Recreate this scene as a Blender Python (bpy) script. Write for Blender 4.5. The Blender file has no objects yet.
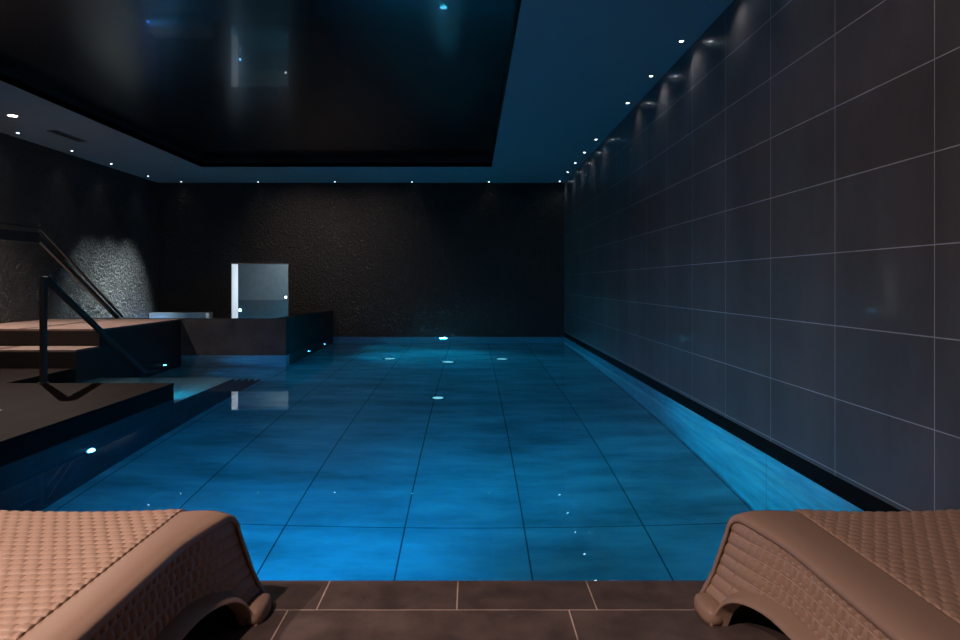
import bpy, bmesh, math, random
import numpy as np
from mathutils import Vector, Matrix

random.seed(7)
sc = bpy.context.scene
col = sc.collection
R = math.radians

# ------------------------------------------------------------------ settings
sc.view_settings.view_transform = 'Standard'
sc.view_settings.look = 'None'
sc.view_settings.gamma = 1.0
sc.view_settings.use_curve_mapping = False
sc.view_settings.exposure = 0.0
sc.cycles.use_denoising = True
sc.cycles.caustics_reflective = True
sc.cycles.caustics_refractive = True
sc.cycles.max_bounces = 14
sc.cycles.transmission_bounces = 10
sc.cycles.diffuse_bounces = 5
sc.cycles.glossy_bounces = 5
sc.cycles.sample_clamp_indirect = 4.0

w = bpy.data.worlds.new('night')
sc.world = w
w.use_nodes = True
w.node_tree.nodes['Background'].inputs[0].default_value = (0, 0, 0, 1)
w.node_tree.nodes['Background'].inputs[1].default_value = 0.0

# key dimensions (metres)
EYE = 1.42
XR, XL, YB, YN = 2.5, -8.4, 18.2, -2.6      # right wall, left wall, back wall, near wall
XP, XI = -3.7, -5.8                          # pool edge on the left, inlet edge
YE, YD, YS = 3.235, 8.45, 13.56              # near pool edge, far end of raised deck, front of raised spa
ZW, ZF = -0.025, -1.775                      # water level, pool floor
ZD, ZT1, ZP = 0.173, 0.437, 0.70             # raised deck, step tread, platform
ZC, ZH = 4.11, 4.31                          # ceiling, recessed glossy panel
ZSW = 0.46                                   # water in the raised spa


# ------------------------------------------------------------------ helpers
def link(name, me, mat=None, parent=None):
    o = bpy.data.objects.new(name, me)
    col.objects.link(o)
    if mat is not None:
        me.materials.append(mat)
    if parent is not None:
        o.parent = parent
    return o


def from_bm(name, bm, mat=None, parent=None, smooth=False):
    bmesh.ops.recalc_face_normals(bm, faces=bm.faces)
    me = bpy.data.meshes.new(name)
    bm.to_mesh(me)
    bm.free()
    if smooth:
        for p in me.polygons:
            p.use_smooth = True
    return link(name, me, mat, parent)


def add_box(bm, x0, x1, y0, y1, z0, z1, bev=0.0):
    g = bmesh.ops.create_cube(bm, size=1.0)
    vs = g['verts']
    for v in vs:
        v.co = Vector(((x0 + x1) / 2 + v.co.x * (x1 - x0), (y0 + y1) / 2 + v.co.y * (y1 - y0), (z0 + z1) / 2 + v.co.z * (z1 - z0)))
    if bev > 0:
        es = list({e for v in vs for e in v.link_edges})
        bmesh.ops.bevel(bm, geom=es, offset=bev, segments=2, affect='EDGES', profile=0.5)


def add_lathe(bm, prof, n=24, mtx=None):
    """prof: list of (r, z); revolved about local z."""
    rings = []
    for r, z in prof:
        if r < 1e-6:
            rings.append([bm.verts.new((0, 0, z))])
        else:
            rings.append([bm.verts.new((r * math.cos(2 * math.pi * k / n), r * math.sin(2 * math.pi * k / n), z)) for k in range(n)])
    for a, b in zip(rings[:-1], rings[1:]):
        for k in range(n):
            k2 = (k + 1) % n
            if len(a) == 1 and len(b) == 1:
                continue
            if len(a) == 1:
                bm.faces.new((a[0], b[k], b[k2]))
            elif len(b) == 1:
                bm.faces.new((a[k], b[0], a[k2]))
            else:
                bm.faces.new((a[k], b[k], b[k2], a[k2]))
    if mtx is not None:
        vs = [v for ring in rings for v in ring]
        bmesh.ops.transform(bm, matrix=mtx, verts=vs)


def add_sweep(bm, pts, hw, hh, side=Vector((1, 0, 0))):
    """rectangular section swept along pts; hw = half width along side, hh = half height."""
    pts = [Vector(p) for p in pts]
    rings = []
    for i, p in enumerate(pts):
        d0 = (p - pts[i - 1]).normalized() if i > 0 else None
        d1 = (pts[i + 1] - p).normalized() if i < len(pts) - 1 else None
        if d0 is None:
            t, k = d1, 1.0
        elif d1 is None:
            t, k = d0, 1.0
        else:
            t = (d0 + d1).normalized()
            k = 1.0 / max(0.4, t.dot(d1))
        s = (side - t * side.dot(t)).normalized()
        u = t.cross(s).normalized()
        rings.append([bm.verts.new(p + s * a * hw + u * b * hh * k) for a, b in ((-1, -1), (1, -1), (1, 1), (-1, 1))])
    for a, b in zip(rings[:-1], rings[1:]):
        for k in range(4):
            bm.faces.new((a[k], a[(k + 1) % 4], b[(k + 1) % 4], b[k]))
    bm.faces.new(rings[0][::-1])
    bm.faces.new(rings[-1])


def grid_mesh(name, P, mat, parent, smooth=True):
    """P: array (n, m, 3)."""
    n, m, _ = P.shape
    idx = np.arange(n * m).reshape(n, m)
    F = np.stack([idx[:-1, :-1], idx[1:, :-1], idx[1:, 1:], idx[:-1, 1:]], axis=-1).reshape(-1, 4)
    me = bpy.data.meshes.new(name)
    me.from_pydata(P.reshape(-1, 3).tolist(), [], F.tolist())
    if smooth:
        me.polygons.foreach_set('use_smooth', [True] * len(me.polygons))
    me.update()
    return link(name, me, mat, parent)


def thing(name, label, cat, loc=(0, 0, 0), group=None):
    o = bpy.data.objects.new(name, None)
    col.objects.link(o)
    o.location = loc
    o.empty_display_size = 0.1
    return tag(o, label, cat, group)


def tag(o, label=None, cat=None, group=None, kind=None):
    if label:
        o['label'] = label
    if cat:
        o['category'] = cat
    if group:
        o['group'] = group
    if kind:
        o['kind'] = kind
    return o


def struct(o, label, cat):
    return tag(o, label, cat, kind='structure')


# ------------------------------------------------------------------ materials
def new_mat(name):
    m = bpy.data.materials.new(name)
    m.use_nodes = True
    nt = m.node_tree
    b = nt.nodes['Principled BSDF']
    return m, nt, b


def N(nt, typ, **kw):
    n = nt.nodes.new(typ)
    for k, v in kw.items():
        if k in n.inputs:
            n.inputs[k].default_value = v
        else:
            setattr(n, k, v)
    return n


def plain(name, c, rough=0.5, metal=0.0, spec=0.5, bump=0.0, bscale=40.0, var=0.0):
    m, nt, b = new_mat(name)
    b.inputs['Base Color'].default_value = (*c, 1)
    b.inputs['Roughness'].default_value = rough
    b.inputs['Metallic'].default_value = metal
    b.inputs['Specular IOR Level'].default_value = spec
    if bump or var:
        tc = N(nt, 'ShaderNodeTexCoord')
        no = N(nt, 'ShaderNodeTexNoise', Scale=bscale, Detail=5.0, Roughness=0.6)
        nt.links.new(tc.outputs['Object'], no.inputs['Vector'])
        if bump:
            bp = N(nt, 'ShaderNodeBump', Strength=bump, Distance=0.01)
            nt.links.new(no.outputs['Fac'], bp.inputs['Height'])
            nt.links.new(bp.outputs['Normal'], b.inputs['Normal'])
        if var:
            mx = N(nt, 'ShaderNodeMix', data_type='RGBA')
            mx.inputs['A'].default_value = (*[x * (1 - var) for x in c], 1)
            mx.inputs['B'].default_value = (*[min(1, x * (1 + var)) for x in c], 1)
            nt.links.new(no.outputs['Fac'], mx.inputs['Factor'])
            nt.links.new(mx.outputs['Result'], b.inputs['Base Color'])
    return m


def tile(name, axes, tw, th, ox, oy, c1, c2, grout, mortar=0.004, rough=0.5, spec=0.5, mottle=0.35,
         mscale=(2.0, 2.0), bump=0.25, offset=0.0):
    """Tiles laid on the plane given by axes (e.g. 'YZ'); ox, oy = position of one joint."""
    m, nt, b = new_mat(name)
    L = nt.links
    tc = N(nt, 'ShaderNodeTexCoord')
    sp = N(nt, 'ShaderNodeSeparateXYZ')
    L.new(tc.outputs['Object'], sp.inputs[0])
    cb = N(nt, 'ShaderNodeCombineXYZ')
    for k, (a, o) in enumerate(zip(axes, (ox, oy))):
        ad = N(nt, 'ShaderNodeMath', operation='ADD')
        ad.inputs[1].default_value = -o + 40 * (tw if k == 0 else th)
        L.new(sp.outputs[a], ad.inputs[0])
        L.new(ad.outputs[0], cb.inputs[k])
    br = N(nt, 'ShaderNodeTexBrick', offset=offset, squash=1.0)
    br.inputs['Scale'].default_value = 1.0
    br.inputs['Brick Width'].default_value = tw
    br.inputs['Row Height'].default_value = th
    br.inputs['Mortar Size'].default_value = mortar
    br.inputs['Mortar Smooth'].default_value = 0.1
    br.inputs['Bias'].default_value = 0.0
    br.inputs['Color1'].default_value = (*c1, 1)
    br.inputs['Color2'].default_value = (*c2, 1)
    br.inputs['Mortar'].default_value = (*grout, 1)
    L.new(cb.outputs[0], br.inputs['Vector'])
    mp = N(nt, 'ShaderNodeMapping')
    mp.inputs['Scale'].default_value = (mscale[0], mscale[1], 1)
    L.new(cb.outputs[0], mp.inputs['Vector'])
    no = N(nt, 'ShaderNodeTexNoise', Scale=1.0, Detail=8.0, Roughness=0.62)
    L.new(mp.outputs[0], no.inputs['Vector'])
    rp = N(nt, 'ShaderNodeMapRange')
    rp.inputs['From Min'].default_value = 0.3
    rp.inputs['From Max'].default_value = 0.7
    rp.inputs['To Min'].default_value = 1 - mottle
    rp.inputs['To Max'].default_value = 1 + mottle
    L.new(no.outputs['Fac'], rp.inputs['Value'])
    mx = N(nt, 'ShaderNodeMix', data_type='RGBA', blend_type='MULTIPLY')
    mx.inputs['Factor'].default_value = 1.0
    L.new(br.outputs['Color'], mx.inputs['A'])
    L.new(rp.outputs[0], mx.inputs['B'])
    L.new(mx.outputs['Result'], b.inputs['Base Color'])
    b.inputs['Roughness'].default_value = rough
    b.inputs['Specular IOR Level'].default_value = spec
    hs = N(nt, 'ShaderNodeMath', operation='MULTIPLY_ADD')
    hs.inputs[1].default_value = -1.0
    L.new(br.outputs['Fac'], hs.inputs[0])
    n2 = N(nt, 'ShaderNodeTexNoise', Scale=30.0, Detail=4.0)
    L.new(cb.outputs[0], n2.inputs['Vector'])
    sc2 = N(nt, 'ShaderNodeMath', operation='MULTIPLY')
    sc2.inputs[1].default_value = 0.35
    L.new(n2.outputs['Fac'], sc2.inputs[0])
    L.new(sc2.outputs[0], hs.inputs[2])
    bp = N(nt, 'ShaderNodeBump', Strength=bump, Distance=0.004)
    L.new(hs.outputs[0], bp.inputs['Height'])
    L.new(bp.outputs['Normal'], b.inputs['Normal'])
    return m


def emit(name, c, s):
    m, nt, b = new_mat(name)
    b.inputs['Base Color'].default_value = (0.02, 0.02, 0.02, 1)
    b.inputs['Emission Color'].default_value = (*c, 1)
    b.inputs['Emission Strength'].default_value = s
    return m


def hammered(name, axes, c1, c2, rough, strength, sheen=0.5):
    """Dark creased wall covering: blocky wrinkles, glossy."""
    m, nt, b = new_mat(name)
    L = nt.links
    tc = N(nt, 'ShaderNodeTexCoord')
    sp = N(nt, 'ShaderNodeSeparateXYZ')
    L.new(tc.outputs['Object'], sp.inputs[0])
    cb = N(nt, 'ShaderNodeCombineXYZ')
    L.new(sp.outputs[axes[0]], cb.inputs[0])
    L.new(sp.outputs[axes[1]], cb.inputs[1])
    dn = N(nt, 'ShaderNodeTexNoise', Scale=2.2, Detail=3.0)
    L.new(cb.outputs[0], dn.inputs['Vector'])
    mxv = N(nt, 'ShaderNodeMix', data_type='RGBA', blend_type='LINEAR_LIGHT')
    mxv.inputs['Factor'].default_value = 0.12
    L.new(cb.outputs[0], mxv.inputs['A'])
    L.new(dn.outputs['Color'], mxv.inputs['B'])
    vo = N(nt, 'ShaderNodeTexVoronoi', feature='DISTANCE_TO_EDGE', Scale=12.0)
    vo.distance = 'EUCLIDEAN' if hasattr(vo, 'distance') else vo.distance
    L.new(mxv.outputs['Result'], vo.inputs['Vector'])
    rp = N(nt, 'ShaderNodeMapRange')
    rp.inputs['From Min'].default_value = 0.0
    rp.inputs['From Max'].default_value = 0.10
    L.new(vo.outputs['Distance'], rp.inputs['Value'])
    v2 = N(nt, 'ShaderNodeTexVoronoi', feature='F1', Scale=16.0)
    L.new(mxv.outputs['Result'], v2.inputs['Vector'])
    n2 = N(nt, 'ShaderNodeTexNoise', Scale=13.0, Detail=6.0, Roughness=0.65)
    mp = N(nt, 'ShaderNodeMapping')
    mp.inputs['Scale'].default_value = (2.0, 0.8, 1)
    L.new(mxv.outputs['Result'], mp.inputs['Vector'])
    L.new(mp.outputs[0], n2.inputs['Vector'])
    a1 = N(nt, 'ShaderNodeMath', operation='MULTIPLY_ADD')
    a1.inputs[1].default_value = 2.2
    L.new(n2.outputs['Fac'], a1.inputs[0])
    lo = N(nt, 'ShaderNodeMath', operation='MULTIPLY')
    lo.inputs[1].default_value = 0.35
    L.new(rp.outputs[0], lo.inputs[0])
    L.new(lo.outputs[0], a1.inputs[2])
    a2 = N(nt, 'ShaderNodeMath', operation='MULTIPLY_ADD')
    a2.inputs[1].default_value = 0.8
    L.new(v2.outputs['Distance'], a2.inputs[0])
    L.new(a1.outputs[0], a2.inputs[2])
    bp = N(nt, 'ShaderNodeBump', Strength=strength, Distance=0.05)
    L.new(a2.outputs[0], bp.inputs['Height'])
    L.new(bp.outputs['Normal'], b.inputs['Normal'])
    mx = N(nt, 'ShaderNodeMix', data_type='RGBA')
    mx.inputs['A'].default_value = (*c1, 1)
    mx.inputs['B'].default_value = (*c2, 1)
    L.new(rp.outputs[0], mx.inputs['Factor'])
    L.new(mx.outputs['Result'], b.inputs['Base Color'])
    b.inputs['Roughness'].default_value = rough
    b.inputs['Specular IOR Level'].default_value = sheen
    return m


def water_mat(name, bump):
    m = bpy.data.materials.new(name)
    m.use_nodes = True
    nt = m.node_tree
    nt.nodes.remove(nt.nodes['Principled BSDF'])
    g = N(nt, 'ShaderNodeBsdfGlass', IOR=1.333, Roughness=0.0)
    g.inputs['Color'].default_value = (0.98, 1.0, 1.0, 1)
    nt.links.new(g.outputs[0], nt.nodes['Material Output'].inputs['Surface'])
    va = N(nt, 'ShaderNodeVolumeAbsorption', Density=0.5)
    va.inputs['Color'].default_value = (0.12, 0.93, 0.99, 1)
    nt.links.new(va.outputs[0], nt.nodes['Material Output'].inputs['Volume'])
    tc = N(nt, 'ShaderNodeTexCoord')
    no = N(nt, 'ShaderNodeTexNoise', Scale=1.6, Detail=2.0)
    nt.links.new(tc.outputs['Object'], no.inputs['Vector'])
    bp = N(nt, 'ShaderNodeBump', Strength=bump, Distance=0.02)
    nt.links.new(no.outputs['Fac'], bp.inputs['Height'])
    nt.links.new(bp.outputs['Normal'], g.inputs['Normal'])
    return m


M = {}
M['wall_tile'] = tile('large grey wall tile', 'YZ', 1.0, 0.5, 0.657, 0.127, (0.090, 0.077, 0.074), (0.102, 0.087, 0.083),
                      (0.50, 0.48, 0.48), 0.003, rough=0.36, spec=0.4, mottle=0.3, mscale=(1.2, 0.5), bump=0.3)
_b = M['wall_tile'].node_tree.nodes['Principled BSDF']
_b.inputs['Coat Weight'].default_value = 0.22
_b.inputs['Coat Roughness'].default_value = 0.06
M['near_tile'] = tile('dark tile near wall', 'XZ', 1.0, 0.5, 0, 0.11, (0.03, 0.028, 0.028), (0.034, 0.031, 0.031),
                      (0.08, 0.08, 0.08), 0.004, rough=0.5)
M['leather_left'] = hammered('creased dark wall covering left', 'YZ', (0.016, 0.016, 0.016), (0.034, 0.033, 0.032), 0.33, 1.0)
M['leather_back'] = hammered('creased dark wall covering back', 'XZ', (0.014, 0.012, 0.011), (0.030, 0.025, 0.023), 0.38, 0.9)
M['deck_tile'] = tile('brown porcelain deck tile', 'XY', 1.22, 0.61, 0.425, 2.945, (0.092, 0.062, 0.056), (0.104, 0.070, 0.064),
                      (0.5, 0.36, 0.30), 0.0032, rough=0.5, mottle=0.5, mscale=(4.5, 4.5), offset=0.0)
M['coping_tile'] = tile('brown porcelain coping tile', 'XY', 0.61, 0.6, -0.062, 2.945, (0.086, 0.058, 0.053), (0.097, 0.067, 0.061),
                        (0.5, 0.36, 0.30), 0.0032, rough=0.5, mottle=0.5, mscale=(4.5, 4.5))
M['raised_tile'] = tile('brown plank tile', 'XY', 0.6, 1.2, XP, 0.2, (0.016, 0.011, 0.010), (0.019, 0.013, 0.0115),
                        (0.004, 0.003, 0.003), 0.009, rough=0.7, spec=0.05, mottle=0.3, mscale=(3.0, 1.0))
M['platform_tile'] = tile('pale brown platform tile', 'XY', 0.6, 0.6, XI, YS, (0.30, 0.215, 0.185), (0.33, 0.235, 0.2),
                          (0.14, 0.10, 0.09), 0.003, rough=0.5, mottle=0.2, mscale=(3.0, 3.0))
M['riser'] = plain('dark brown riser', (0.022, 0.017, 0.014), 0.55, bump=0.1)
M['fascia'] = plain('black fascia', (0.005, 0.005, 0.005), 0.7, spec=0.05, bump=0.1)
M['spa_tile'] = tile('charcoal spa cladding', 'XZ', 1.05, 0.725, XP, -0.025, (0.036, 0.035, 0.037), (0.040, 0.038, 0.040),
                     (0.02, 0.02, 0.02), 0.003, rough=0.75, spec=0.1, mottle=0.35, mscale=(2.0, 2.0))
M['spa_band'] = plain('blue grey tile band', (0.16, 0.20, 0.22), 0.5, var=0.2, bscale=8.0)
M['pool_floor'] = tile('pool floor slab', 'XY', 1.01, 14.0, 0.45, 5.74, (0.27, 0.30, 0.32), (0.31, 0.34, 0.36),
                       (0.06, 0.07, 0.08), 0.007, rough=0.7, spec=0.2, mottle=0.45, mscale=(0.8, 2.2), bump=0.1)
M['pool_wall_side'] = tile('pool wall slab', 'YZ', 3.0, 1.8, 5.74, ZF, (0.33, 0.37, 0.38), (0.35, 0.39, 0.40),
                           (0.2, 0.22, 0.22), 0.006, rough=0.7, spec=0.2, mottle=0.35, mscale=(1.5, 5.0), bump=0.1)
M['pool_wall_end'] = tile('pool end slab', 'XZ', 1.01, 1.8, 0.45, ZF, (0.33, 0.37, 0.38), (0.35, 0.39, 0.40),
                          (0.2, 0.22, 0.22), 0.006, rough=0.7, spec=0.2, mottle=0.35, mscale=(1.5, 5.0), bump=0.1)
M['pool_wall_shaded'] = tile('pool wall slab with painted shade', 'YZ', 3.0, 1.8, 5.74, ZF, (0.03, 0.034, 0.036), (0.034, 0.038, 0.04),
                           (0.03, 0.03, 0.03), 0.003, rough=0.7, spec=0.1, mottle=0.3, mscale=(1.5, 5.0), bump=0.1)  # darker copy of the pool wall slab, its shade put into the colour
M['ceiling'] = plain('matt ceiling paint', (0.25, 0.31, 0.33), 0.85, spec=0.1, bump=0.03)
M['lip'] = plain('dark recess edge', (0.02, 0.022, 0.025), 0.5, spec=0.2)
m, nt, b = new_mat('glossy black stretch ceiling')
b.inputs['Base Color'].default_value = (0.003, 0.003, 0.004, 1)
b.inputs['Roughness'].default_value = 0.22
b.inputs['Coat Weight'].default_value = 0.25
b.inputs['Coat Roughness'].default_value = 0.02
b.inputs['IOR'].default_value = 1.6
M['stretch'] = m
M['water'] = water_mat('still pool water', 0.02)
M['spa_water'] = water_mat('spa water', 0.05)
M['alcove'] = plain('grey plaster', (0.36, 0.38, 0.39), 0.8, bump=0.15, bscale=6.0, var=0.25)
M['white'] = plain('white painted reveal', (0.80, 0.82, 0.84), 0.6)
M['steel'] = plain('dark brushed steel', (0.10, 0.105, 0.11), 0.32, metal=0.85)
M['chrome'] = plain('stainless trim', (0.5, 0.5, 0.5), 0.25, metal=1.0)
M['ring'] = plain('white lamp trim', (0.5, 0.5, 0.5), 0.5)
M['grille'] = plain('dark vent slot', (0.01, 0.01, 0.012), 0.6)
M['vent'] = plain('grey vent frame', (0.12, 0.12, 0.125), 0.6)
M['resin'] = plain('taupe moulded resin', (0.33, 0.205, 0.15), 0.5, bump=0.05, bscale=120.0, var=0.08)
M['weave'] = plain('taupe woven resin', (0.36, 0.225, 0.165), 0.48, bump=0.08, bscale=160.0, var=0.15)
M['under'] = plain('underside painted shade', (0.008, 0.007, 0.006), 0.7, spec=0.2)  # black stands for the shade inside the lounger arch
M['lens_star'] = emit('cool white lens', (0.85, 0.95, 1.0), 14.0)
M['lens_warm'] = emit('warm white lens', (1.0, 0.9, 0.78), 30.0)
M['lens_pool'] = emit('cyan pool lens', (0.14, 0.55, 1.0), 26.0)
M['lens_bright'] = emit('bright cyan pool lens', (0.18, 0.6, 1.0), 110.0)
M['lens_blue'] = emit('deep blue spa lens', (0.06, 0.22, 1.0), 220.0)
M['lens_floor'] = emit('pale cyan floor lens', (0.7, 0.85, 0.95), 1.3)


# ------------------------------------------------------------------ setting
def box_struct(name, boxes, mat, label, cat, bev=0.0):
    bm = bmesh.new()
    for bx in boxes:
        add_box(bm, *bx, bev)
    return struct(from_bm(name, bm, mat), label, cat)


# walls
box_struct('wall_right', [(XR, XR + 0.3, YN, YB + 0.5, 0.097, ZC)], M['wall_tile'],
           'long right wall of large charcoal tiles with pale joints', 'wall')
box_struct('trim_1', [(XR, XR + 0.3, YE, YB + 0.5, ZW - 0.02, 0.097)], M['fascia'],  # flat band, shade of a recessed gap put into its colour
           'black band standing for the shadow gap between the water and the tiled right wall', 'trim')
OX0, OX1, OZ1 = -6.44, -4.89, 1.96
box_struct('wall_back', [(XL - 0.3, OX0, YB, YB + 0.5, ZF, ZC), (OX1, XR, YB, YB + 0.5, ZW - 0.01, ZC),
                         (OX0, OX1, YB, YB + 0.5, OZ1, ZC), (OX0, OX1, YB, YB + 0.5, ZF, ZSW - 0.5)], M['leather_back'],
           'dark creased back wall with a square lit opening', 'wall')
box_struct('wall_left', [(XL - 0.3, XL, YN, YB, ZF, ZC)], M['leather_left'],
           'dark creased left wall catching a patch of light', 'wall')
box_struct('wall_near', [(XL - 0.3, XR + 0.3, YN - 0.3, YN, 0.0, ZC)], M['near_tile'],
           'dark tiled wall behind the loungers', 'wall')
box_struct('trim_2', [(OX0, OX0 + 0.015, YB + 0.01, YB + 0.5, ZSW - 0.5, OZ1)], M['white'],
           'bright white left reveal of the square opening', 'trim')
box_struct('trim_3', [(OX0 + 0.015, OX1 - 0.015, YB + 0.012, YB + 0.5, OZ1 - 0.03, OZ1), (OX1 - 0.015, OX1, YB - 0.012, YB + 0.5, ZSW - 0.2, OZ1)], M['chrome'],
           'thin steel edge on the top and right of the square opening', 'trim')

# near deck
box_struct('floor', [(XL, XR, YN, 2.945, -0.12, 0.0)], M['deck_tile'], 'brown tiled floor under the loungers', 'floor')
box_struct('pool_coping', [(XP, XR, 2.945, YE, -0.12, 0.0)], M['coping_tile'], 'row of brown coping tiles along the near pool edge', 'coping')
# raised deck on the left, platform and step
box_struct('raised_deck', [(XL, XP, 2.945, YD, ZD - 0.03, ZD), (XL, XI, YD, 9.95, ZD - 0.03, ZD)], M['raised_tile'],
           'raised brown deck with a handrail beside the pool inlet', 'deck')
box_struct('deck_fascia', [(XL, XP - 0.004, 2.945, YD - 0.004, ZW - 0.02, ZD - 0.03), (XL, XI - 0.004, YD - 0.004, 9.95, ZW - 0.02, ZD - 0.03)], M['fascia'],
           'black edge of the raised deck above the water', 'fascia')
box_struct('step_riser', [(XL, XI - 0.004, 9.96, 10.6, ZW, ZT1 - 0.03), (XL, XI - 0.004, 10.6, YS, ZW, ZP - 0.03)], M['riser'],
           'dark brown risers of the steps up to the platform', 'steps')
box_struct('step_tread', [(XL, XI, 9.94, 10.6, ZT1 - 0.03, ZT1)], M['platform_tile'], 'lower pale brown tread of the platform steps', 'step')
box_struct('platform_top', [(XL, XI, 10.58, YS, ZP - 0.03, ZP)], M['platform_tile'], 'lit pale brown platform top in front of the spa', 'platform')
# raised spa: rim walls around a sunken basin
box_struct('spa_wall', [(XL, XP, YS, YS + 0.3, ZW - 0.02, ZP), (XP - 0.3, XP, YS + 0.3, YB, ZW - 0.02, ZP)], M['spa_tile'],
           'charcoal clad wall of the raised spa', 'spa wall')
box_struct('spa_basin', [(XL, XP - 0.3, YS + 0.3, YB, -0.5, -0.45)], M['pool_floor'], 'floor of the raised spa', 'spa floor')
box_struct('spa_ledge', [(XL, -6.93, YB - 0.5, YB, -0.45, 0.64)], M['pool_wall_end'], 'pale ledge in the back corner of the spa', 'ledge')

# pool basin
T = 0.25
box_struct('pool_floor', [(XI, XR, YE, YB, ZF - 0.1, ZF)], M['pool_floor'], 'pool floor of large slabs with dark joints', 'pool floor')
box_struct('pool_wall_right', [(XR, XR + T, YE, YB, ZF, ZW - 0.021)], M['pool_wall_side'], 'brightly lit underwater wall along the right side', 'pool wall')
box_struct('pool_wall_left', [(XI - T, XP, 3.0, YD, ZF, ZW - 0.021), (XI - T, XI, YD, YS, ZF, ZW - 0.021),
                              (XP - T, XP, YS + T, YB, ZF, ZW - 0.021)], M['pool_wall_shaded'], 'underwater wall along the left side of the pool', 'pool wall')
box_struct('pool_wall_back', [(XP, XR, YB, YB + T, ZF, ZW - 0.015), (XI, XP, YS, YS + T, ZF, ZW - 0.021)], M['pool_wall_end'],
           'underwater end wall below the dark back wall', 'pool wall')
box_struct('pool_wall_near', [(XP, XR, YE - T, YE, ZF, -0.121)], M['pool_wall_end'], 'underwater wall below the near coping', 'pool wall')
# steps going down into the inlet; shade of their sides put into the colour
ST = [(YD, 10.6, -0.30)] + [(10.6 + 0.32 * k, 10.92 + 0.32 * k, -0.60 - 0.3 * k) for k in range(4)]
box_struct('inlet_steps', [(XI, XP - 0.004, a, b_, ZF, c - 0.03) for a, b_, c in ST], M['pool_wall_shaded'],
           'submerged steps, sides coloured dark as shade, leading from the raised deck into the pool', 'steps')
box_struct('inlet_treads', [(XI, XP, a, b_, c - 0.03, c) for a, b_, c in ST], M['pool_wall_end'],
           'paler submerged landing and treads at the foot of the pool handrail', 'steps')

# ceiling
RX0, RX1, RY0, RY1 = -6.25, 0.48, 4.6, 15.72
box_struct('ceiling', [(XL - 0.3, RX0, YN, YB + 0.5, ZC, ZC + 0.1), (RX1, XR + 0.3, YN, YB + 0.5, ZC, ZC + 0.1),
                       (RX0, RX1, RY1, YB + 0.5, ZC, ZC + 0.1), (RX0, RX1, YN, RY0, ZC, ZC + 0.1)], M['ceiling'],
           'matt ceiling band around the dark recess', 'ceiling')
box_struct('trim_4', [(RX0 - 0.05, RX0, RY0, RY1, ZC + 0.002, ZH), (RX1, RX1 + 0.05, RY0, RY1, ZC + 0.002, ZH),
                      (RX0, RX1, RY1, RY1 + 0.05, ZC + 0.002, ZH), (RX0, RX1, RY0 - 0.05, RY0, ZC + 0.002, ZH)], M['lip'],
           'dark inner edge of the ceiling recess', 'trim')
box_struct('ceiling_panel', [(RX0 - 0.05, RX1 + 0.05, RY0 - 0.05, RY1 + 0.05, ZH, ZH + 0.05)], M['stretch'],
           'black mirror gloss panel in the ceiling recess', 'ceiling')

# room seen through the opening
AX0, AX1, AY1, AZ1 = -7.6, -3.4, 20.0, 3.0
box_struct('wall_beyond', [(AX0 - 0.2, AX0, YB + 0.5, AY1, -0.5, AZ1), (AX1, AX1 + 0.2, YB + 0.5, AY1, -0.5, AZ1),
                           (AX0 - 0.2, AX1 + 0.2, AY1, AY1 + 0.2, -0.5, AZ1), (AX0 - 0.2, AX1 + 0.2, YB + 0.5, AY1 + 0.2, AZ1, AZ1 + 0.1)],
           M['alcove'], 'grey room beyond the square opening', 'wall')
box_struct('spa_channel', [(AX0, AX1, YB + 0.5, AY1, -0.1, -0.04)], M['pool_floor'], 'channel floor beyond the square opening', 'floor')


box_struct('trim_5', [(AX0, AX1, AY1 - 0.03, AY1, -0.05, 0.92)], M['spa_band'],
           'darker tile band at the foot of the grey wall beyond the opening', 'trim')


# water (one skin each)
def water(name, polys, z, mat, label):
    bm = bmesh.new()
    vs = {}
    for p in polys:
        bm.faces.new([vs.setdefault(q, bm.verts.new((q[0], q[1], z))) if q not in vs else vs[q] for q in p])
    o = from_bm(name, bm, mat)
    for p in o.data.polygons:
        if p.normal.z < 0:
            p.flip()
    return tag(o, label, 'water', kind='stuff')


water('pool_water', [((XP, YE), (XR, YE), (XR, YD), (XP, YD)), ((XP, YD), (XR, YD), (XR, YS), (XP, YS)),
                     ((XI, YD), (XP, YD), (XP, YS), (XI, YS)), ((XP, YS), (XR, YS), (XR, YB), (XP, YB))], ZW, M['water'],
      'still blue lit pool water filling the long basin')
water('spa_water', [((XL, YS + 0.3), (XP - 0.3, YS + 0.3), (XP - 0.3, YB), (XL, YB))], ZSW, M['spa_water'], 'water in the raised spa behind its charcoal rim')
water('channel_water', [((OX0, YB), (OX1, YB), (OX1, YB + 0.5), (OX0, YB + 0.5)),
                                        ((AX0, YB + 0.5), (OX0, YB + 0.5), (OX1, YB + 0.5), (AX1, YB + 0.5), (AX1, AY1 - 0.03), (AX0, AY1 - 0.03))], ZSW, M['spa_water'],
      'water running through the square opening into the grey room')


# ------------------------------------------------------------------ lights
def lamp(name, typ, loc, energy, color, parent=None, target=None, size=0.03, spot=60, blend=0.5):
    d = bpy.data.lights.new(name, typ)
    d.energy = energy
    d.color = color
    if typ in ('POINT', 'SPOT'):
        d.shadow_soft_size = size
    if typ == 'SPOT':
        d.spot_size = R(spot)
        d.spot_blend = blend
    if typ == 'AREA':
        d.shape = 'DISK'
        d.size = size
    o = bpy.data.objects.new(name, d)
    col.objects.link(o)
    o.location = loc
    if target is not None:
        o.rotation_euler = (Vector(target)).to_track_quat('-Z', 'Y').to_euler()
    if parent is not None:
        o.parent = parent
    return o


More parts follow.
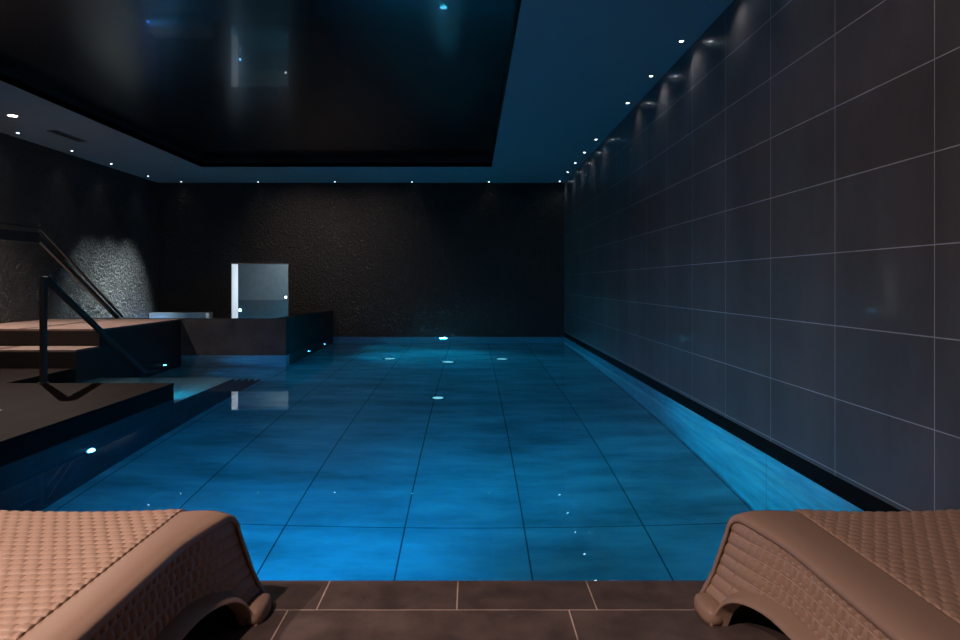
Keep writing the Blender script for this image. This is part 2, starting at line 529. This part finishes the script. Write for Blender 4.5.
# small ceiling downlights --------------------------------------------------
def ring_mesh(r):
    bm = bmesh.new()
    add_lathe(bm, [(r, 0.0), (r, -0.004), (r * 1.3, -0.006), (r * 1.55, -0.003), (r * 1.55, 0.0)])
    me = bpy.data.meshes.new('trim_ring')
    bmesh.ops.recalc_face_normals(bm, faces=bm.faces)
    bm.to_mesh(me)
    bm.free()
    return me


def lens_mesh(r):
    bm = bmesh.new()
    add_lathe(bm, [(r, -0.001), (r * 0.7, -0.004), (0, -0.006)])
    me = bpy.data.meshes.new('lens')
    bmesh.ops.recalc_face_normals(bm, faces=bm.faces)
    bm.to_mesh(me)
    bm.free()
    return me


RING, LENS = ring_mesh(0.024), lens_mesh(0.024)
RING.materials.append(M['ring'])
LENS.materials.append(M['lens_star'])
DLENS = lens_mesh(0.024)
DLENS.materials.append(M['grille'])
BRING, BLENS = ring_mesh(0.065), lens_mesh(0.065)
BRING.materials.append(M['ring'])
BLENS.materials.append(M['lens_warm'])


def downlight(x, y, label, group, e, colr=(0.75, 0.88, 1.0), big=False, dark=False, spot=80, target=(0, 0, -1), blend=0.8, soft=0.03):
    t = thing('ceiling_downlight', label, 'ceiling light', (x, y, ZC), group)
    for nm, me in (('trim_ring', BRING if big else RING), ('baffle' if dark else 'lens', BLENS if big else DLENS if dark else LENS)):
        o = bpy.data.objects.new(nm, me)
        col.objects.link(o)
        o.parent = t
    if e > 0:
        lamp('bulb', 'SPOT', (0, 0, -0.02), e, colr, t, target, size=soft, spot=spot, blend=blend)
    return t


ORD = ['first', 'second', 'third', 'fourth', 'fifth', 'sixth', 'seventh', 'eighth', 'ninth']
right_y = [17.9, 16.43, 15.2, 13.97, 12.7, 10.13, 8.81, 7.54, 6.27, 5.0]
for k, y in enumerate(right_y):
    if k == 0:
        lab = 'tiny ceiling downlight right in the back right corner by the tiled wall'
    elif k < 8:
        lab = 'tiny ceiling downlight along the tiled right wall, %s after the back corner one' % ORD[k - 1]
    else:
        lab = 'ceiling downlight along the tiled right wall above the frame, %s nearest' % ('second' if k == 8 else 'very')
    downlight(2.34, y, lab, 'small downlights along the right wall', 7 if y < 9 else 3.5, colr=(0.90, 0.95, 1.0), spot=130, blend=1.0)
back_x = [-7.7, -5.66, -3.62, -1.57, 0.48]
for k, x in enumerate(back_x):
    downlight(x, 18.02, 'tiny ceiling downlight above the dark back wall, %s from the left corner' % ORD[k],
              'small downlights along the back wall', 1.2, colr=(1.0, 0.84, 0.74), spot=90)
left_y = [17.05, 15.3, 13.8, 12.15]
for k, y in enumerate(left_y):
    downlight(-8.12, y, 'tiny ceiling downlight along the creased left wall, %s from the back corner' % ORD[k],
              'small downlights along the left wall', [3, 5, 5, 6][k], colr=(0.8, 0.9, 1.0), spot=80)

# larger downlights
downlight(-7.37, 10.9, 'large warm ceiling downlight over the platform steps beside the vent', 'large warm downlights', 680,
          (1.0, 0.80, 0.70), big=True, spot=140, blend=0.8, target=(0.24, -0.24, -1), soft=0.02)
downlight(-2.3, 0.6, 'large warm ceiling downlight over the loungers', 'large warm downlights', 620,
          (1.0, 0.77, 0.66), big=True, spot=118, blend=1.0, target=(0.3, 1.6, -3.65), soft=0.05)
downlight(-3.6, 0.4, 'added large warm ceiling downlight, out of view, over the raised deck side of the loungers', 'large warm downlights', 620,
          (1.0, 0.79, 0.70), big=True, spot=178, blend=0.15, soft=0.05)  # added out of view to brighten the right wall
# added wall washers: dark lenses, put in to brighten these walls
for y, e, lab in ((16.55, 2500, 'added unseen ceiling wall washer over the spa for the creased left wall, nearest the back wall'),
                  (15.75, 2100, 'added unseen ceiling wall washer over the spa for the creased left wall, middle of three'),
                  (14.95, 1300, 'added unseen ceiling wall washer over the spa for the creased left wall, nearest the steps')):
    downlight(-6.6, y, lab, 'added wall washers', e, (0.82, 0.97, 1.0), dark=True, spot=46, blend=1.0, target=(-1.65, 0, -3.3))
for x, e, lab in ((-4.4, 150, 'added unseen ceiling wall washer lighting the dark back wall beside the square opening'),
                  (-2.7, 110, 'added unseen ceiling wall washer lighting the middle of the dark back wall')):
    downlight(x, 16.4, lab, 'added wall washers', e, (1.0, 0.82, 0.70), dark=True, spot=100, blend=1.0, target=(0, 1.8, -1.9))


# underwater lights ---------------------------------------------------------
def pool_light(loc, d, label, energy, colr, lens='lens_pool', r=0.07, back=0.12, spot=110):
    t = thing('pool_light', label, 'pool light', loc, 'underwater wall lights')
    q = Vector(d).to_track_quat('Z', 'Y')
    t.rotation_euler = q.to_euler()
    bm = bmesh.new()
    add_lathe(bm, [(r, 0.0), (r, 0.012), (r * 1.3, 0.014), (r * 1.45, 0.006), (r * 1.45, 0.0)])
    from_bm('trim_ring', bm, M['chrome'], t, True)
    bm = bmesh.new()
    add_lathe(bm, [(r, 0.002), (r * 0.8, 0.025), (r * 0.4, 0.042), (0, 0.047)])
    from_bm('lens', bm, M[lens], t, True)
    if energy:
        lamp('bulb', 'SPOT', (0, 0, back), energy, colr, t, (0, 0, 1), size=0.08, spot=spot, blend=1.0)
    return t


CY = (0.0, 0.60, 1.0)
BL = (0.0, 0.38, 1.0)
pool_light((XP, 6.58, -0.80), (1, 0, 0.10), 'bright underwater light under the raised deck edge', 1450, CY, r=0.06, spot=52)
pool_light((XI, 12.8, -0.88), (1, 0, 0), 'underwater light in the inlet below the platform', 120, BL, r=0.055)
pool_light((XP, 15.4, -0.95), (1, 0, 0), 'underwater light below the spa side wall, nearer one', 220, CY, r=0.05, spot=100)
pool_light((XP, 17.06, -0.95), (1, 0, 0), 'underwater light below the spa side wall, farther one', 220, CY, r=0.05, spot=100)
pool_light((-0.74, YB, -0.45), (0, -1, 0), 'star bright underwater light in the far end wall', 700, CY, lens='lens_bright', r=0.10, spot=100)
pool_light((-1.0, YE, -0.6), (-0.08, 1, 0), 'underwater light below the near coping, left one', 980, BL, spot=110)
pool_light((1.2, YE, -0.7), (0, 1, 0), 'underwater light below the near coping, right one', 45, BL, spot=130)
pool_light((-3.95, YD, -0.16), (-0.15, 1, -0.1), 'added hidden underwater light in the end of the raised deck above the landing', 85, CY, r=0.04, back=0.08, spot=120)  # added out of sight to brighten the submerged landing
pool_light((XL, 17.6, 0.33), (1, 0, 0), 'underwater light inside the raised spa at the left wall', 60, BL, lens='lens_blue', r=0.06, spot=150)
pool_light((-6.8, AY1 - 0.03, 0.62), (0, -1, 0), 'cyan light just above the water in the channel beyond the square opening', 0, CY, r=0.04)
pool_light((AX1, 19.4, 0.28), (-1, 0, 0), 'added hidden underwater light in the side wall of the channel beyond the square opening', 450, CY, r=0.05, spot=150)  # unseen, put in to spread cyan light through the channel

t = thing('wall_light', 'tiny bright wall light inside the square opening at its right edge', 'wall light', (-5.46, AY1, 1.0))
bm = bmesh.new()
add_lathe(bm, [(0.05, 0.0), (0.05, 0.02), (0.035, 0.025), (0.03, 0.02)], mtx=Matrix.Rotation(R(90), 4, 'X'))
from_bm('trim_ring', bm, M['chrome'], t, True)
bm = bmesh.new()
add_lathe(bm, [(0.035, 0.018), (0, 0.024)], mtx=Matrix.Rotation(R(90), 4, 'X'))
from_bm('lens', bm, M['lens_star'], t, True)

for k, (x, y, lab) in enumerate([(-1.78, 14.9, 'pale floor light in the pool bottom, leftmost of the far three'),
                                 (-0.49, 14.36, 'pale floor light in the pool bottom, middle of the far three'),
                                 (0.68, 14.85, 'pale floor light in the pool bottom, rightmost of the far three'),
                                 (-0.51, 10.45, 'pale floor light in the pool bottom, nearest the loungers')]):
    t = thing('pool_floor_light', lab, 'pool light', (x, y, ZF), 'pool floor lights')
    bm = bmesh.new()
    q = 0.72 if y < 12 else 1.0
    add_lathe(bm, [(0.12 * q, 0.0), (0.12 * q, 0.008), (0.15 * q, 0.010), (0.165 * q, 0.0)])
    from_bm('trim_ring', bm, M['chrome'], t, True)
    bm = bmesh.new()
    add_lathe(bm, [(0.12 * q, 0.004), (0.07 * q, 0.012), (0, 0.014)])
    from_bm('lens', bm, M['lens_floor'], t, True)

# deck spot
t = thing('deck_light', 'small round light set into the raised deck at the left edge', 'deck light', (-4.62, 6.62, ZD))
bm = bmesh.new()
add_lathe(bm, [(0.025, 0.0), (0.025, 0.004), (0.04, 0.004), (0.045, 0.0)])
from_bm('trim_ring', bm, M['chrome'], t, True)
bm = bmesh.new()
add_lathe(bm, [(0.025, 0.002), (0, 0.006)])
from_bm('lens', bm, M['lens_floor'], t, True)

# added unseen light in the room beyond: area fill, spot on the white reveal
lamp('beyond_area_fill', 'AREA', (-5.0, 19.3, AZ1 - 0.05), 19, (0.78, 0.95, 1.0), None, (0, 0, -1), size=0.5)
lamp('beyond_reveal_fill', 'SPOT', (-4.3, 19.4, 1.7), 190, (0.85, 0.92, 1.0), None, Vector((OX0, YB + 0.25, 1.2)) - Vector((-4.3, 19.4, 1.7)), size=0.1, spot=50, blend=0.3)

# vent
t = thing('ceiling_vent', 'narrow dark linear vent in the ceiling beside the large downlight', 'vent', (-7.38, 12.4, ZC))
bm = bmesh.new()
add_box(bm, -0.09, 0.09, -0.46, 0.46, -0.012, 0.0, 0.003)
from_bm('frame', bm, M['vent'], t)
bm = bmesh.new()
add_box(bm, -0.055, -0.008, -0.43, 0.43, -0.016, -0.011)
add_box(bm, 0.008, 0.055, -0.43, 0.43, -0.016, -0.011)
from_bm('slot', bm, M['grille'], t)


# ------------------------------------------------------------------ handrails
def arc_pts(p0, p1, p2, r, n=5):
    """round the corner p1 with n points."""
    p0, p1, p2 = Vector(p0), Vector(p1), Vector(p2)
    a = p1 + (p0 - p1).normalized() * r
    c = p1 + (p2 - p1).normalized() * r
    return [(a * (1 - s) ** 2 + p1 * 2 * s * (1 - s) + c * s * s) for s in [k / (n - 1) for k in range(n)]]


t = thing('pool_handrail', 'dark steel handrail on the raised deck sloping into the pool inlet', 'handrail', (-5.31, 8.42, ZD))
o0 = Vector((-5.31, 8.42, ZD))
top = Vector((-5.31, 8.42, 1.50)) - o0
end = Vector((-5.31, 11.0, -0.03)) - o0
dirv = (end - top)
bm = bmesh.new()
add_sweep(bm, [(0, 0, 0.01), (0, 0, top.z - 0.10)], 0.032, 0.03)
from_bm('post', bm, M['steel'], t)
bm = bmesh.new()
pts = [Vector((0, 0, top.z - 0.10))] + arc_pts((0, 0, 0), top, end, 0.09) + [top + dirv * 1.17]
add_sweep(bm, pts, 0.032, 0.03)
from_bm('rail', bm, M['steel'], t)
bm = bmesh.new()
add_lathe(bm, [(0.0, 0.012), (0.062, 0.012), (0.066, 0.008), (0.066, 0.0)])
from_bm('base_flange', bm, M['steel'], t)

o0 = Vector((-7.2, 10.3, ZT1))
t = thing('spa_handrail', 'dark steel double handrail over the platform steps descending to the spa', 'handrail', o0)
bm = bmesh.new()
add_sweep(bm, [Vector((-7.2, 9.97, 2.335)) - o0, Vector((-7.2, 11.33, 2.335)) - o0] + [Vector((-7.2, 14.0, 0.72)) - o0], 0.016, 0.018)
from_bm('upper_rail', bm, M['steel'], t)
bm = bmesh.new()
add_sweep(bm, [Vector((-7.2, 9.97, 2.17)) - o0, Vector((-7.2, 11.3, 2.17)) - o0], 0.02, 0.085)
add_sweep(bm, [Vector((-7.2, 11.28, 2.16)) - o0, Vector((-7.2, 13.82, 0.71)) - o0], 0.025, 0.035)
from_bm('lower_rail', bm, M['steel'], t)
bm = bmesh.new()
add_sweep(bm, [Vector((-7.2, 11.32, 2.10)) - o0, Vector((-7.2, 11.32, 2.40)) - o0], 0.012, 0.012)
from_bm('spigot', bm, M['chrome'], t)
bm = bmesh.new()
add_sweep(bm, [(0, -0.25, 0.0), (0, -0.25, 1.90)], 0.03, 0.03)
from_bm('post', bm, M['steel'], t)


# ------------------------------------------------------------------ loungers
def sstep(a, b, x):
    u = np.clip((x - a) / (b - a), 0, 1)
    return u * u * (3 - 2 * u)


def lounger(s, X0, wd, rim, label):
    """s = +1 right of the aisle, -1 left. u = 0 on the aisle side."""
    ZTOP, Y0, Y1 = 0.462, 0.95, 3.06
    t = thing('sun_lounger', label, 'sun lounger', (s * (X0 + wd / 2), (Y0 + Y1) / 2, 0), 'woven loungers at the pool edge')
    loc = np.array(t.location)
    CY_, A_, B_, NE = (Y0 + Y1) / 2, 0.80, 0.195, 3.2

    # outer profile (y, z) from near foot over the top to far foot, by arc
    def prof(n):
        r, h, lean = 0.12, 0.10, 0.13
        pts = []
        for k in range(14):                      # near foot up
            z = (ZTOP - h) * k / 14
            pts.append((Y0 + lean * (z / (ZTOP - h)), z))
        for k in range(20):
            a = math.pi / 2 * k / 20
            pts.append((Y0 + lean + r * (1 - math.cos(a) ** 0.9), ZTOP - h + h * math.sin(a) ** 0.9))
        ya, yb = Y0 + lean + r, Y1 - lean - r
        for k in range(60):
            pts.append((ya + (yb - ya) * k / 60, ZTOP))
        for k in range(21):
            a = math.pi / 2 * (1 - k / 20)
            pts.append((Y1 - lean - r * (1 - math.cos(a) ** 0.9), ZTOP - h + h * math.sin(a) ** 0.9))
        for k in range(1, 15):
            z = (ZTOP - h) * (1 - k / 14)
            pts.append((Y1 - lean * (z / (ZTOP - h)), z))
        P = np.array(pts)
        d = np.concatenate([[0], np.cumsum(np.hypot(*np.diff(P, axis=0).T))])
        q = np.linspace(0, d[-1], n)
        return np.stack([np.interp(q, d, P[:, 0]), np.interp(q, d, P[:, 1])], 1), q

    def edge(y, z, side):
        """how far the flank stands out from the rim line (towards the aisle for side 0)."""
        end = sstep(Y1 - 0.6, Y1 - 0.04, y) + sstep(Y0 + 0.6, Y0 + 0.04, y)
        end = np.clip(end, 0, 1)
        leg = sstep(0.62, 0.8, np.abs(y - CY_))
        return 0.075 * end + 0.15 * (ZTOP - z) + 0.03 * leg * np.clip(1 - z / 0.17, 0, 1) ** 1.3

    def world(u, y, z):
        return np.stack([s * (X0 + u) - loc[0], y - loc[1], z - loc[2]], -1)

    def flip(P):
        return P if s > 0 else P[:, ::-1]

    # profile normals
    def pn(P):
        d = np.gradient(P, axis=0)
        d /= np.linalg.norm(d, axis=1)[:, None]
        return np.stack([-d[:, 1], d[:, 0]], 1)

    # rims, both sides: a smooth rolled band swept along the profile
    P, q = prof(220)
    nr = pn(P)
    rims = []
    for side in (0, 1):
        cr = np.concatenate([[0.0, 0.006], np.linspace(0.08, 1, 14)])   # 0 at seam, 1 on the flank
        uu = rim * (1 - np.clip(cr / 0.8, 0, 1))
        drop = 0.012 * np.clip(1 - uu / 0.05, 0, 1) ** 2 + np.where(cr > 0.8, (cr - 0.8) / 0.2 * 0.03, 0)
        bulge = 0.006 * np.sin(np.pi * np.clip(uu / rim, 0, 1)) - np.where(cr < 0.001, 0.02, 0)
        Y = P[:, None, 0] + nr[:, None, 0] * (bulge - drop)[None, :]
        Z = np.maximum(P[:, None, 1] + nr[:, None, 1] * (bulge - drop)[None, :], 0.0)
        e = edge(P[:, 0], P[:, 1], side)[:, None]
        k = 1 - np.clip(uu / (rim * 1.0), 0, 1)
        U = uu[None, :] - e * k[None, :] - 0.014 * sstep(0.70, 0.84, cr)[None, :]
        if side:
            U = wd - U
        G = world(U, Y, Z)
        g = G if (side == 0) == (s > 0) else G[:, ::-1]
        o = grid_mesh('rim', g, M['resin'], t)
        md = o.modifiers.new('thick', 'SOLIDIFY')
        md.thickness = 0.008
        md.offset = -1

    # woven top mat, wraps over both ends
    n = int(q[-1] / 0.0045)
    P, q = prof(n)
    nr = pn(P)
    m = int((wd - 2 * rim) / 0.0045)
    u = np.linspace(rim - 0.012, wd - rim + 0.012, m)
    pu, py = 0.050, 0.042
    row = np.floor(q / py)
    fy = np.abs(np.sin(np.pi * q / py)) ** 0.5
    fu = np.abs(np.sin(np.pi * (u[None, :] / pu + 0.5 * (row[:, None] % 2)))) ** 0.4
    wv = 0.017 * (0.22 + 0.78 * fy[:, None] * (0.3 + 0.7 * fu))
    un = (u - rim) / (wd - 2 * rim)
    sag = -0.012 * np.sin(np.pi * np.clip(un, 0, 1)) ** 0.7
    edge_roll = -0.004 * (np.clip(1 - (u - rim) / 0.02, 0, 1) ** 2 + np.clip(1 - (wd - rim - u) / 0.02, 0, 1) ** 2)
    H = wv + sag[None, :] + edge_roll[None, :] - 0.002
    H[:, [0, -1]] = -0.03
    u[0], u[-1] = u[1] - 0.0005, u[-2] + 0.0005
    Y = P[:, None, 0] + nr[:, None, 0] * H
    Z = np.maximum(P[:, None, 1] + nr[:, None, 1] * H, 0.0)
    G = world(np.broadcast_to(u[None, :], Y.shape), Y, Z)
    grid_mesh('woven_top', flip(G[:, ::-1]), M['weave'], t)

    # flanks: woven panel between rim and arch
    def arch(y, grow=0.0):
        x = np.clip(np.abs((y - CY_) / (A_ + grow)), 0, 1)
        return (B_ + grow) * (1 - x ** NE) ** (1 / NE)

    for side in (0, 1):
        step = 0.0032 if side == 0 else 0.012
        ny, nz = int((Y1 - Y0 - 0.03) / step), int(0.42 / step)
        y = np.linspace(Y0 + 0.012, Y1 - 0.012, ny)
        Ptop, _ = prof(400)
        up = np.interp(y, Ptop[:, 0], np.maximum.accumulate(Ptop[:, 1])) if False else None
        # upper limit of the flank at y
        ztop = np.full_like(y, 0.0)
        half = len(Ptop) // 2
        ztop = np.where(y < CY_, np.interp(y, Ptop[:half, 0], Ptop[:half, 1]), np.interp(y, Ptop[half:, 0], Ptop[half:, 1]))
        ztop = ztop - 0.02
        zlow = arch(y, 0.02)
        zlow = np.minimum(zlow, ztop - 0.01)
        v = np.linspace(0, 1, nz)
        Z = zlow[:, None] + (ztop - zlow)[:, None] * v[None, :]
        Y = np.broadcast_to(y[:, None], Z.shape)
        e = edge(Y, Z, side)
        dist = (ZTOP - 0.02 - Z) - 0.03 * sstep(2.3, 2.95, Y)      # distance below the rim
        rw = 0.052
        f = (dist / rw) % 1.0
        ridge = np.sin(np.pi * f) ** 0.5
        tick = (Y / 0.046 + 0.5 * (np.floor(dist / rw) % 2)) % 1.0
        bar = np.clip((np.abs(tick - 0.5) - 0.20) / 0.08, 0, 1)
        fade = 1 - sstep(2.45, 2.85, Y)
        pocket = np.clip((np.sin(np.pi * f) - 0.35) / 0.25, 0, 1)
        disp = 0.010 * ridge - 0.017 * pocket * bar * fade - 0.006 + 0.002 * np.sin(Y * 370) * (1 - fade) * ridge * 0.35
        U = -e - disp
        if side:
            U = wd - U
        G = world(U, Y, Z)
        g = G if (side == 0) == (s > 0) else G[:, ::-1]
        grid_mesh('side_panel', g[:, ::-1], M['weave'], t)

        # band around the arch, with a return under the flank
        th = np.linspace(0, 1, 160)
        a = np.pi * th
        ca, sa = np.cos(a), np.sin(a)
        yy = CY_ + A_ * np.sign(ca) * np.abs(ca) ** (2 / NE)
        zz = B_ * np.abs(sa) ** (2 / NE)
        yo = CY_ + (A_ + 0.045) * np.sign(ca) * np.abs(ca) ** (2 / NE)
        zo = (B_ + 0.045) * np.abs(sa) ** (2 / NE)
        secs = [(1.0, -0.002), (0.9, 0.012), (0.5, 0.036), (0.15, 0.050), (0.03, 0.050), (0.0, 0.044), (0.0, -0.022)]
        Gs = []
        for k, outw in secs:
            ym = yy + (yo - yy) * k
            zm = zz + (zo - zz) * k
            U = -edge(ym, zm, side) - outw
            if side:
                U = wd - U
            Gs.append(world(U, ym, zm))
        G = np.stack(Gs, 1)
        g = G if (side == 0) == (s > 0) else G[:, ::-1]
        grid_mesh('arch_band', g, M['resin'], t)

    # underside: tunnel vault coloured black as shade, plus an added web blocking light
    th = np.linspace(0.02, 0.98, 60)
    ca, sa = np.cos(np.pi * th), np.sin(np.pi * th)
    yy = CY_ + (A_ + 0.01) * np.sign(ca) * np.abs(ca) ** (2 / NE)
    zz = (B_ + 0.012) * np.abs(sa) ** (2 / NE)
    eu = edge(yy, zz, 0)
    us = -eu[:, None] + 0.022 + (wd + 2 * eu[:, None] - 0.044) * np.linspace(0, 1, 12)[None, :]
    G = world(us, np.broadcast_to(yy[:, None], (60, 12)), np.broadcast_to(zz[:, None], (60, 12)))
    grid_mesh('underside', G, M['under'], t)
    bm = bmesh.new()
    add_box(bm, -0.02, 0.02, -0.74, 0.74, 0.01, 0.19)
    from_bm('light_block_web', bm, M['under'], t)

    # feet at the four corners
    for side in (0, 1):
        for ye, sg in ((Y1, 1), (Y0, -1)):
            u0 = -0.17 if side == 0 else wd + 0.17
            bm = bmesh.new()
            bmesh.ops.create_uvsphere(bm, u_segments=20, v_segments=12, radius=1.0)
            for v_ in bm.verts:
                c = v_.co
                c.x = math.copysign(abs(c.x) ** 0.7, c.x) * 0.05
                c.y = math.copysign(abs(c.y) ** 0.7, c.y) * 0.10
                c.z = math.copysign(abs(c.z) ** 0.6, c.z) * 0.05
                xw = s * (X0 + u0) - loc[0]
                v_.co = Vector((c.x + xw, c.y + ye - sg * 0.16 - loc[1], max(0.0, c.z + 0.02)))
            from_bm('foot', bm, M['resin'], t, True)
    return t


lounger(-1, 1.085, 1.16, 0.14, 'taupe woven lounger at lower left with black shaded side')
lounger(1, 1.19, 1.06, 0.19, 'taupe woven lounger at lower right in front of the tiled wall')

# ------------------------------------------------------------------ camera
cam = bpy.data.cameras.new('camera')
cam.sensor_width = 36.0
cam.lens = 678 / 960 * 36
cam.shift_x = 9 / 960
cam.shift_y = -37 / 960
cam.clip_start = 0.05
co = bpy.data.objects.new('camera', cam)
col.objects.link(co)
co.location = (0, 0, EYE)
co.rotation_euler = (R(90), 0, 0)
sc.camera = co
